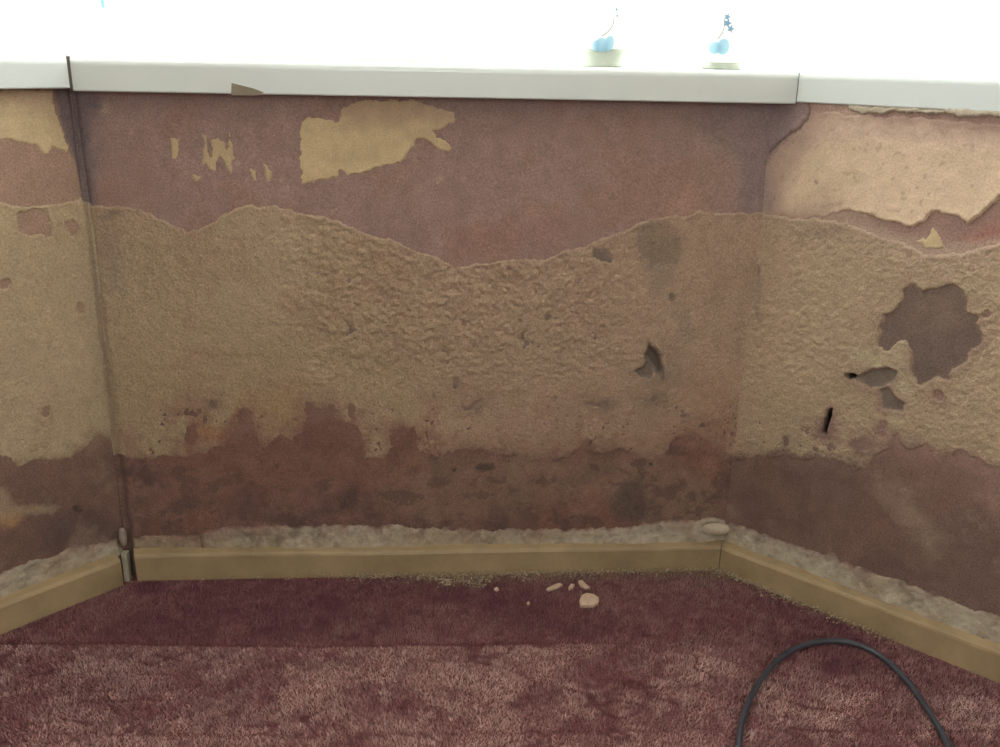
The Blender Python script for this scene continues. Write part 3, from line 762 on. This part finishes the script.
cc = S.stain(cc, sd)
S.layer('textured_coat', sd, .0018, .35 * np.abs(fbm(U, Z, .012, 3, 91)) * .0028, cc, M_COAT, lip=.0006, parent=wall_left, label='cream coat on the left side of the bay')
scrap(S, wall_left, S.on((0, 90), (.43, .38, .30), (-.02, -.005, 0)) + [(0, 90), (53, 91), (54, 104), (56, 116), (62, 130), (69, 146), (66, 152), (58, 148), (53, 146), (47, 155), (42, 152), (36, 144), (24, 143), (10, 139)] + S.on((0, 138), (.27, .31, .36, .40), (.004, -.008, .010, .004)),
      warp=.9, shade=([(-10, 84), (58, 84), (58, 112), (30, 108), (-10, 96)], [.38, .28, .20], .6), label='torn cream paper scrap under the left sill')
filler(S, wall_left, S.on((0, 575), (.88, .72, .58, .46, .34), (0, .004, -.003, .005, 0)) + [(0, 575), (25, 563), (28, 560), (50, 556), (60, 552), (90, 546), (116, 540), (124, 548), (124, 565), (0, 612)] + S.on((0, 612), (.34, .46, .58, .72, .88), (0, 0, 0, 0, 0)), specks=.5)

for sd_ in (-1, 1):
    a = AL if sd_ < 0 else AR
    c = np.array([sd_ * W2, 0.0])
    bis = np.array([sd_ * math.sin(a / 2), math.cos(a / 2)]); tg = np.array([bis[1], -bis[0]])
    pp = [tuple(c + bis * .02 + tg * .03), tuple(c + bis * .02 - tg * .03), tuple(c + bis * .13 - tg * .07), tuple(c + bis * .13 + tg * .07)]
    prism('corner_core', pp, 0, ZB, M_ROOM, wall_left if sd_ < 0 else wall_right)

# torn paper tongue sticking out over the lower edge of the centre sill
q = [plane_y_px(px, py, -OV - .0012) for px, py in ((231.5, 83), (240, 85), (252, 88), (264, 92.5), (258, 95.5), (244, 95.5), (231, 95))]
vv = [tuple(p) for p in q] + [(p[0], p[1] + .0009, p[2]) for p in q]
n = len(q)
fl = mesh_from('torn_tongue', vv, [tuple(range(n)), tuple(range(n, 2 * n))[::-1]] + [(i, n + i, n + (i + 1) % n, (i + 1) % n) for i in range(n)],
               surface_mat('stained_paper', base=(.22, .185, .14), rough=.95, vary=.15, bump=.2, grain=.1), wall_center)
fl['label'] = 'small brown torn tongue over the sill edge'

# ------------------------------------------------------------------ skirting boards
def skirting(name, pts_front_dir, c0, d, L, nrm, trim0, trim1):
    """moulded board: flat face, rounded shoulder, sloping top; c0 = front foot at the corner"""
    prof = [(0, 0), (0, SK_H - .006), (-.0015, SK_H - .0025), (-.004, SK_H - .0005), (-.008, SK_H + .0005), (-.017, SK_H + .003), (-.017, 0)]
    nn = 40
    V = []; m_ = len(prof)
    for k in range(nn + 1):
        t = k / nn
        for (o_, z) in prof:
            a = trim0(o_) * (1 - t) + trim1(o_) * t
            wob = .0010 * math.sin(9 * a + 1) if 0 < t < 1 else 0
            p = c0 + d * a + nrm * (o_ + wob * (1 if o_ == 0 else .3))
            V.append((p[0], p[1], z - .004 + (.0008 * math.sin(14 * a) if z > 0 else 0)))
    Fc = []
    for k in range(nn):
        for j in range(m_):
            j2 = (j + 1) % m_
            Fc.append((k * m_ + j, k * m_ + j2, (k + 1) * m_ + j2, (k + 1) * m_ + j))
    Fc.append(tuple(range(m_))[::-1]); Fc.append(tuple(nn * m_ + j for j in range(m_)))
    o = mesh_from(name, V, Fc, M_SKIRT)
    import bmesh
    bm = bmesh.new(); bm.from_mesh(o.data); bmesh.ops.recalc_face_normals(bm, faces=bm.faces); bm.to_mesh(o.data); bm.free()
    return struct(o)
tL, tR = math.tan(AL / 2), math.tan(AR / 2)
SKC = SK_T
cl, cr = corner(-1, SK_T), corner(1, SK_T)
skirting('baseboard_center', None, np.array([0, -SK_T]), np.array([1.0, 0]), 0, np.array([0, -1.0]),
         lambda o_: cl[0] + .007 + o_ * 0.35, lambda o_: cr[0] - o_ * tR - .0005)
skirting('baseboard_right', None, cr, sdir(1), 0, WR.n, lambda o_: .0007 - (-o_) * 0 + o_ * tR * -1 * -1, lambda o_: SIDE - .01)
skirting('baseboard_left', None, cl, sdir(-1), 0, WL.n, lambda o_: .015, lambda o_: SIDE - .01)
# pale sliver of old paint standing in the gap at the left corner
pa, pb_ = floor_px([(124.0, 582), (129.5, 582)])
t1 = struct(prism('trim_1', [tuple(pa), tuple(pb_), (pb_[0] + .001, pb_[1] + .012), (pa[0] - .001, pa[1] + .012)], 0, .050,
                  surface_mat('grey_old_paint', base=(.29, .26, .20), rough=.8, vary=.25, vscale=90, bump=.3, grain=.1)))
bevel(t1, .0008, 1)
# loose clod of filler in the left corner
def lumpmesh(name, loc, rad, mat, seed, parent=None, sub=3, rough=.35, flat=1.0):
    import bmesh
    bm = bmesh.new(); bmesh.ops.create_icosphere(bm, subdivisions=sub, radius=1.0)
    r_ = np.random.default_rng(seed)
    for v in bm.verts:
        nn = vnoise(np.array(v.co.x * 1.3 + v.co.z), np.array(v.co.y * 1.3 + seed), seed)
        k = 1 + rough * float(nn)
        v.co = Vector((v.co.x * rad[0] * k, v.co.y * rad[1] * k, v.co.z * rad[2] * k * flat))
    me = bpy.data.meshes.new(name); bm.to_mesh(me); bm.free(); me.materials.append(mat)
    me.polygons.foreach_set('use_smooth', np.ones(len(me.polygons), bool))
    o = bpy.data.objects.new(name, me); COL.objects.link(o); o.location = loc
    if parent is not None: o.parent = parent
    return o
cc0 = WL.px([(121, 536)])[0]; pp = WL.P(cc0[0], .006, cc0[1])
o = lumpmesh('filler_lump', pp, (.006, .006, .016), surface_mat('grey_filler', base=(.25, .205, .165), vary=.25, bump=.5, grain=.15), 5, wall_left)
o['label'] = 'grey lump of filler in the left corner'
cc0 = WC.px([(712, 527)])[0]; pp = WC.P(cc0[0], .008, cc0[1])
o = lumpmesh('filler_lump', pp, (.022, .007, .009), surface_mat('pale_filler', base=(.42, .345, .265), vary=.2, bump=.5, grain=.12), 9, wall_center)
o['label'] = 'rounded smear of pale filler at the right corner'

# ------------------------------------------------------------------ carpet
def inside_room(x, y, mar=0.0):
    a = (np.stack([x, y], -1) - WL.O) @ WL.n > SK_T + mar
    b_ = (np.stack([x, y], -1) - WR.O) @ WR.n > SK_T + mar
    return a & b_ & (y < -SK_T - mar)
yb = floor_px([(500, 760)])[0][1]
XA, XB, YA, YB = -1.0, 1.0, yb - .18, 0.0
sp = .0017
gx, gy = np.meshgrid(np.arange(XA, XB, sp), np.arange(YA, YB, sp), indexing='ij')
gx = gx.ravel() + rng.uniform(-.6, .6, gx.size) * sp; gy = gy.ravel() + rng.uniform(-.6, .6, gy.size) * sp
k = inside_room(gx, gy, .001); gx, gy = gx[k], gy[k]
# keep what a step to either side could show
fl_l = floor_px([(0, 760), (1000, 760)])
k = (gx > -.80) & (gx < .84); gx, gy = gx[k], gy[k]
# tracks brushed into the pile: read the two cross lines off the photograph
ln = floor_px([(0, 645), (330, 648), (600, 645), (690, 650), (760, 672), (850, 690), (1000, 700)])
yl = np.interp(gx, ln[:, 0], ln[:, 1]) + .004 * fbm(gx, gx * 0, .05, 3, 5)
ln2 = floor_px([(0, 735), (330, 738), (700, 731), (1000, 733)])
yl2 = np.interp(gx, ln2[:, 0], ln2[:, 1]) + .003 * fbm(gx, gx * 0, .05, 3, 6)
fw = .002 + .05 * sstep(.16, .34, gx)
front = sstep(1, -1, (gy - yl) / fw + .6 * fbm(gx, gy, .05, 3, 9) * sstep(.16, .34, gx))
band2 = np.exp(-((gy - yl2) / .004) ** 2)
big_n = fbm(gx, gy, .22, 3, 101); mid_n = fbm(gx, gy, .06, 4, 102, .6); fine = fbm(gx, gy, .012, 3, 103)
# brushed swirls: ridged noise, stretched along a diagonal
rx_, ry_ = gx * .8 + gy * .6, (gy * .8 - gx * .6) * 2.2
swirl = 1 - np.abs(fbm(rx_ + .03 * mid_n, ry_, .16, 3, 104)) * 3.2
swirl = np.clip(swirl, 0, 1)
ang = -math.pi / 2 + 1.0 * big_n + 1.0 * mid_n * front + 1.4 * (swirl - .4) * front + (1 - front) * (.9 + .7 * mid_n)
lean = .25 + .22 * front + .15 * swirl * front + .2 * fine
length = .0048 + .0007 * rng.standard_normal(gx.size) - .0018 * np.clip(swirl - .55, 0, 1) * front * 2 - .0028 * np.exp(-((gy - yl - .0025) / .004) ** 2) - .0018 * band2
crz = fbm(gx + .012 * mid_n, gy * 1.7, .085, 2, 110)
crease = np.exp(-(crz / .045) ** 2) * sstep(-.05, .15, fbm(gx, gy, .10, 2, 111)) * (.35 + .65 * front)
cline = np.exp(-((gy - yl - .002) / .0030) ** 2) * sstep(.30, .15, gx)
length = length - .0026 * crease - .0022 * cline
edge_d = np.minimum(np.minimum(-gy - SK_T, (np.stack([gx, gy], -1) - WR.O) @ WR.n - SK_T), (np.stack([gx, gy], -1) - WL.O) @ WL.n - SK_T)
length = length * (.45 + .55 * sstep(0, .022, edge_d))
length = np.clip(length, .0018, .009)
C_A = np.array([.300, .135, .145]); C_B = np.array([.57, .375, .345]); C_C = np.array([.175, .058, .085])
wear = np.clip(.16 + .56 * front + .42 * mid_n * (.5 + .6 * front) + .35 * (swirl - .5) * front + .55 * sstep(-.1, .3, mid_n + .4 * fine) * front - .2 * front + .25 * fine, 0, 1)
cb = C_A[None] * (1 - wear[:, None]) + C_B[None] * wear[:, None]
dk = np.clip(.5 * sstep(.05, .4, big_n + .5 * mid_n) * (1 - .6 * front) + .3 * sstep(.2, .5, mid_n - .6 * swirl), 0, .8)
cb = cb * (1 - dk[:, None]) + C_C[None] * dk[:, None]
ckm = np.clip(.75 * crease + .6 * cline + .25 * band2, 0, .85)
cb = cb * (1 - ckm[:, None]) + C_C[None] * .8 * ckm[:, None]
# plaster dust trodden into the pile along the centre and right skirting
dc = -gy - SK_T
dr = (np.stack([gx, gy], -1) - WR.O) @ WR.n - SK_T
dl = (np.stack([gx, gy], -1) - WL.O) @ WL.n - SK_T
du = np.exp(-np.clip(dc, 0, 1) / .019) * sstep(-.15, .05, gx) + .9 * np.exp(-np.clip(dr, 0, 1) / .010) * sstep(.75, .5, gx) + .35 * np.exp(-np.clip(dl, 0, 1) / .010)
du = np.clip(du * (.85 + .8 * mid_n + .5 * fine), 0, .9)
cb = cb * (1 - du[:, None]) + np.array([.30, .225, .155])[None] * du[:, None]
cb = cb * (1 + .16 * rng.standard_normal(gx.size))[:, None]
ang = ang + 1.6 * rng.standard_normal(gx.size)
wdt = .0012 + .0002 * rng.standard_normal(gx.size)
dx, dy = np.cos(ang), np.sin(ang)
fa = rng.uniform(0, math.pi, gx.size); sxx, syy = np.cos(fa) * wdt * .5, np.sin(fa) * wdt * .5
hz = length * np.cos(np.clip(lean, 0, 1.25)); hx = length * np.sin(np.clip(lean, 0, 1.25))
gz = .0005 + 0 * gx
V = np.empty((gx.size, 4, 3), np.float32)
V[:, 0] = np.stack([gx - sxx, gy - syy, gz], -1); V[:, 1] = np.stack([gx + sxx, gy + syy, gz], -1)
V[:, 2] = np.stack([gx + dx * hx + sxx * .6, gy + dy * hx + syy * .6, gz + hz], -1)
V[:, 3] = np.stack([gx + dx * hx - sxx * .6, gy + dy * hx - syy * .6, gz + hz], -1)
# nothing may poke through the skirting
tips = V[:, 2:, :].reshape(-1, 3)
ok = inside_room(tips[:, 0], tips[:, 1], .0005).reshape(-1, 2).all(1)
V = V[ok]; cb = cb[ok]
Fq = np.arange(len(V) * 4).reshape(-1, 4)
cp = mesh_from('carpet_pile', V.reshape(-1, 3), Fq, M_PILE, cols=np.clip(np.repeat(cb, 4, 0), .005, .8))
cp['kind'] = 'stuff'
tag(cp, 'worn dusky red cut pile carpet with brushed tracks across the bay floor', 'carpet')
print('pile blades', len(V))

# ------------------------------------------------------------------ flakes and dust
def flake(pts, zt, label, seed, thick=.004, group=None):
    fp = floor_px(pts, zt)
    c = fp.mean(0); q = fp - c
    r_ = np.random.default_rng(seed); n = len(q)
    V = [(p[0], p[1], -thick * .5) for p in q * .96] + [(p[0] * .97, p[1] * .97, thick * .3) for p in q] + [(p[0] * .72, p[1] * .72, thick * (.5 + .25 * r_.random())) for p in q] + [(0, 0, thick * .65)]
    Fc = [tuple(range(n))[::-1]]
    for a in (0, 1):
        Fc += [(a * n + i, a * n + (i + 1) % n, (a + 1) * n + (i + 1) % n, (a + 1) * n + i) for i in range(n)]
    Fc += [(2 * n + i, 2 * n + (i + 1) % n, 3 * n) for i in range(n)]
    area = sum(q[i][0] * q[(i + 1) % n][1] - q[(i + 1) % n][0] * q[i][1] for i in range(n))
    if area < 0: Fc = [f[::-1] for f in Fc]
    o = mesh_from('plaster_flake', V, Fc, M_FLAKE)
    o.location = (c[0], c[1], zt)
    return tag(o, label, 'plaster flake', group)
FZ = .0065
flake([(579, 602), (581, 596), (587, 593.5), (594, 595), (599, 598), (599, 603), (594, 606), (586, 606.5), (580, 606)], FZ, 'largest pale plaster flake lying on the carpet below the centre skirting', 1, .006)
flake([(546, 589), (552, 586), (560, 583.5), (563, 585), (557, 588), (548, 591)], FZ, 'long thin plaster sliver on the carpet, left of the large flake', 2, .004)
flake([(568, 588), (571, 584), (575, 585), (573, 588), (569, 590)], FZ, 'small plaster chip between the long sliver and the wedge-shaped chip', 3, .004)
flake([(578, 581), (582, 580.5), (586, 585), (590, 588), (585, 589), (580, 586)], FZ, 'wedge-shaped plaster chip just behind the large flake', 4, .004)
flake([(526.5, 603), (529, 601.5), (530, 604), (527.5, 605.5)], FZ, 'tiny pale plaster crumb on carpet, in front of the long sliver', 5, .003)
flake([(494, 589), (497, 587), (499, 590), (496, 591)], FZ, 'tiny plaster crumb close to the middle of the centre skirting', 6, .003)

Vd = []; Fd = []; Cd = []
rd = np.random.default_rng(21)
def crumb(x, y, z, r, c):
    b0 = len(Vd)
    a = rd.uniform(0, 6.28)
    for kk in range(4):
        an = a + kk * 1.57 + rd.uniform(-.4, .4)
        Vd.append((x + r * math.cos(an) * rd.uniform(.6, 1.2), y + r * math.sin(an) * rd.uniform(.6, 1.2), z + rd.uniform(-.2, .2) * r))
    Vd.append((x, y, z + r * .8)); Vd.append((x, y, z - r * .6))
    for kk in range(4):
        k2 = (kk + 1) % 4
        Fd.append((b0 + kk, b0 + k2, b0 + 4)); Fd.append((b0 + k2, b0 + kk, b0 + 5))
    for _ in range(6): Cd.append(c)
for i in range(2600):
    if i % 3:
        x = rd.normal(.08, .16) if i % 2 else rd.uniform(-.12, cr[0])
        if not -.42 < x < cr[0]: continue
        y = -SK_T - .002 - abs(rd.exponential(.007))
    else:
        u = rd.uniform(0, .34) * rd.uniform(.3, 1); p = WR.O + WR.d * u + WR.n * (SK_T + .003 + rd.exponential(.006))
        x, y = p
    if not inside_room(np.array([x]), np.array([y]), .001)[0]: continue
    g = rd.uniform(.7, 1.25)
    crumb(x, y, rd.uniform(.005, .0095), abs(rd.normal(.0009, .0005)) + .0004, np.array([.36, .275, .19]) * g)
for px_, py_ in ((440, 578), (452, 580), (468, 582), (478, 585), (486, 579), (458, 576), (430, 577), (446, 583), (470, 577)):
    for j in range(40):
        p = floor_px([(px_ + rd.normal(0, 5), py_ + rd.normal(0, 1.6))], .008)[0]
        if inside_room(np.array([p[0]]), np.array([p[1]]), .001)[0]:
            crumb(p[0], p[1], rd.uniform(.006, .011), abs(rd.normal(.0012, .0007)) + .0004, np.array([.36, .28, .195]) * rd.uniform(.7, 1.2))
dd = mesh_from('plaster_dust', Vd, Fd, M_DUST, cols=np.array(Cd))
dd['kind'] = 'stuff'
tag(dd, 'crumbled plaster dust scattered along the foot of the skirting', 'dust')

# ------------------------------------------------------------------ cable
CR = .0040
cpx = [(722, 830), (730, 785), (738, 747), (742, 722), (751, 697), (765, 674), (783, 656), (803, 645.5), (826, 641), (850, 642.5), (874, 652), (897, 670), (918, 695), (936, 723), (951, 750), (968, 790), (985, 840)]
cf = floor_px(cpx, .0055 + CR)
cpts = catmull(np.column_stack([cf, np.full(len(cf), .0055 + CR)]), 8)
tag(tube('cable', cpts, CR, M_CABLE, seg=14), 'dark grey rubber cable looping across the red carpet', 'cable')

# ------------------------------------------------------------------ china on the sill
def lathe(name, prof, mat, parent, seg=48):
    V = []; Fc = []
    n = len(prof)
    for k in range(seg):
        a = 2 * math.pi * k / seg
        for r, z in prof: V.append((r * math.cos(a), r * math.sin(a), z))
    for k in range(seg):
        k2 = (k + 1) % seg
        for j in range(n - 1):
            Fc.append((k * n + j, k2 * n + j, k2 * n + j + 1, k * n + j + 1))
    return mesh_from(name, V, Fc, mat, parent, smooth=True)
BODY = [(.0285, .012), (.032, .019), (.0345, .028), (.036, .040), (.0365, .055), (.036, .070), (.035, .085), (.0355, .098), (.0372, .106)]
def body_r(z):
    return float(np.interp(z, [p[1] for p in BODY], [p[0] for p in BODY]))
def decal(name, cxp, czp, outline, mat, parent, lift=.0006):
    """raised glaze on the pot wall: outline in (arc length, height) round a centre on the -Y side"""
    n = len(outline); V = []
    for (a, z) in outline:
        zz = czp + z; r = body_r(zz) + lift * .3; th = -math.pi / 2 + (cxp + a) / r
        V.append((r * math.cos(th), r * math.sin(th), zz))
    for (a, z) in outline:
        zz = czp + z * .8; r = body_r(zz) + lift; th = -math.pi / 2 + (cxp + a * .8) / r
        V.append((r * math.cos(th), r * math.sin(th), zz))
    r = body_r(czp) + lift * 1.5; th = -math.pi / 2 + cxp / r
    V.append((r * math.cos(th), r * math.sin(th), czp))
    Fc = [(i, (i + 1) % n, n + (i + 1) % n, n + i) for i in range(n)] + [(n + i, n + (i + 1) % n, 2 * n) for i in range(n)]
    return mesh_from(name, V, Fc, mat, parent, smooth=True)
def oval(rx, rz, tilt=0, n=16):
    return [(rx * math.cos(t) * math.cos(tilt) - rz * math.sin(t) * math.sin(tilt), rx * math.cos(t) * math.sin(tilt) + rz * math.sin(t) * math.cos(tilt))
            for t in [2 * math.pi * i / n for i in range(n)]]
def cup(px_, label, plums, twig, flower, handle_a, fh):
    p = plane_y_px(px_, 66, .035)
    root = empty('china_cup', (p[0], .035, ZT), -math.atan2(p[0] - CAM[0], .035 - CAM[1]))
    tag(root, label, 'cup', 'pair of white china cups on the centre sill')
    r1 = body_r(fh) - .0005
    lathe('foot', [(.0, .002), (.024, .002), (.0255, 0), (.0275, 0), (.0282, .002), (.0268, .005)] + ([(.0275, .010), (.0295, .017)] if fh > .015 else []) + [(r1 - .0002, fh - .0005), (r1 - .004, fh)], M_FOOT, root)
    bd = [(r1, fh)] + [p_ for p_ in BODY if p_[1] > fh + .002]
    lathe('body', bd + [(.0366, .1075), (.0355, .106)] + [(r - .0022, z) for r, z in bd[::-1][1:]] + [(.0, fh + .0015)], M_CHINA, root)
    ca, sa = math.cos(handle_a), math.sin(handle_a)
    hp = catmull([(r * ca, r * sa, z) for r, z in ((.0345, .088), (.048, .094), (.062, .086), (.066, .068), (.060, .048), (.046, .036), (.0345, .034))], 6)
    tube('handle', hp, .0036, M_CHINA, root)
    for (a, z, rx, rz, tl_) in plums:
        decal('painted_fruit', a, z, oval(rx, rz, tl_), M_BLUE, root)
    tw = catmull([(0,) + t for t in twig], 5)[:, 1:]
    V = []
    for (a, z) in tw:
        r = body_r(z) + .0005; th = -math.pi / 2 + a / r
        V.append((r * math.cos(th), r * math.sin(th), z))
    tube('painted_twig', V, .0007, M_TWIG, root, seg=6)
    for (a, z, s_) in flower:
        decal('painted_flower', a, z, [(s_ * (1 if i % 2 == 0 else .45) * math.cos(math.pi * i / 5), s_ * (1 if i % 2 == 0 else .45) * math.sin(math.pi * i / 5)) for i in range(10)],
              M_BLUE_D, root)
    return root
cup(602, 'white china cup painted with three blue fruits, nearer the middle of the sill',
    [(-.010, .0275, .0050, .0070, 0), (-.002, .0285, .0085, .0095, .1), (.008, .0305, .0065, .0105, -.2)],
    [(-.002, .040), (.006, .046), (.012, .055), (.013, .068)], [(.016, .074, .0030), (.0175, .066, .0025)], 2.3, .0235)
cup(722, 'white china cup painted with two blue fruits and starry flower, nearer the right joint',
    [(-.012, .0280, .0090, .0080, .1), (-.001, .0300, .0085, .0105, -.1)],
    [(-.009, .040), (-.004, .047), (-.002, .055), (-.003, .065)], [(.002, .060, .0065), (.007, .053, .0060), (.001, .068, .0055)], -.25, .009)

# pull cord at the upper left
p = plane_y_px(103.5, 9, .06)
cr_ = empty('pull_cord', (p[0], p[1], p[2]))
tag(cr_, 'thin pale blue pull cord hanging against the bright window at upper left', 'cord')
tube('cord', [(-.004, 0, HEAD + .0 - p[2]), (-.003, 0, .4), (-.001, 0, .02)], .0014, M_CORD, cr_, seg=8)
tube('toggle', [(-.001, 0, .022), (-.0008, 0, .018), (0, 0, .006), (.0006, 0, 0)], [.0016, .0030, .0034, .0016], M_CORD, cr_, seg=10)
# bracket board that carries the cord and the curtain line above the centre window
pb = struct(prism('trim_2', [(-.62, -.02), (.62, -.02), (.62, .09), (-.62, .09)], HEAD - .005, HEAD + .03, M_FRAME))
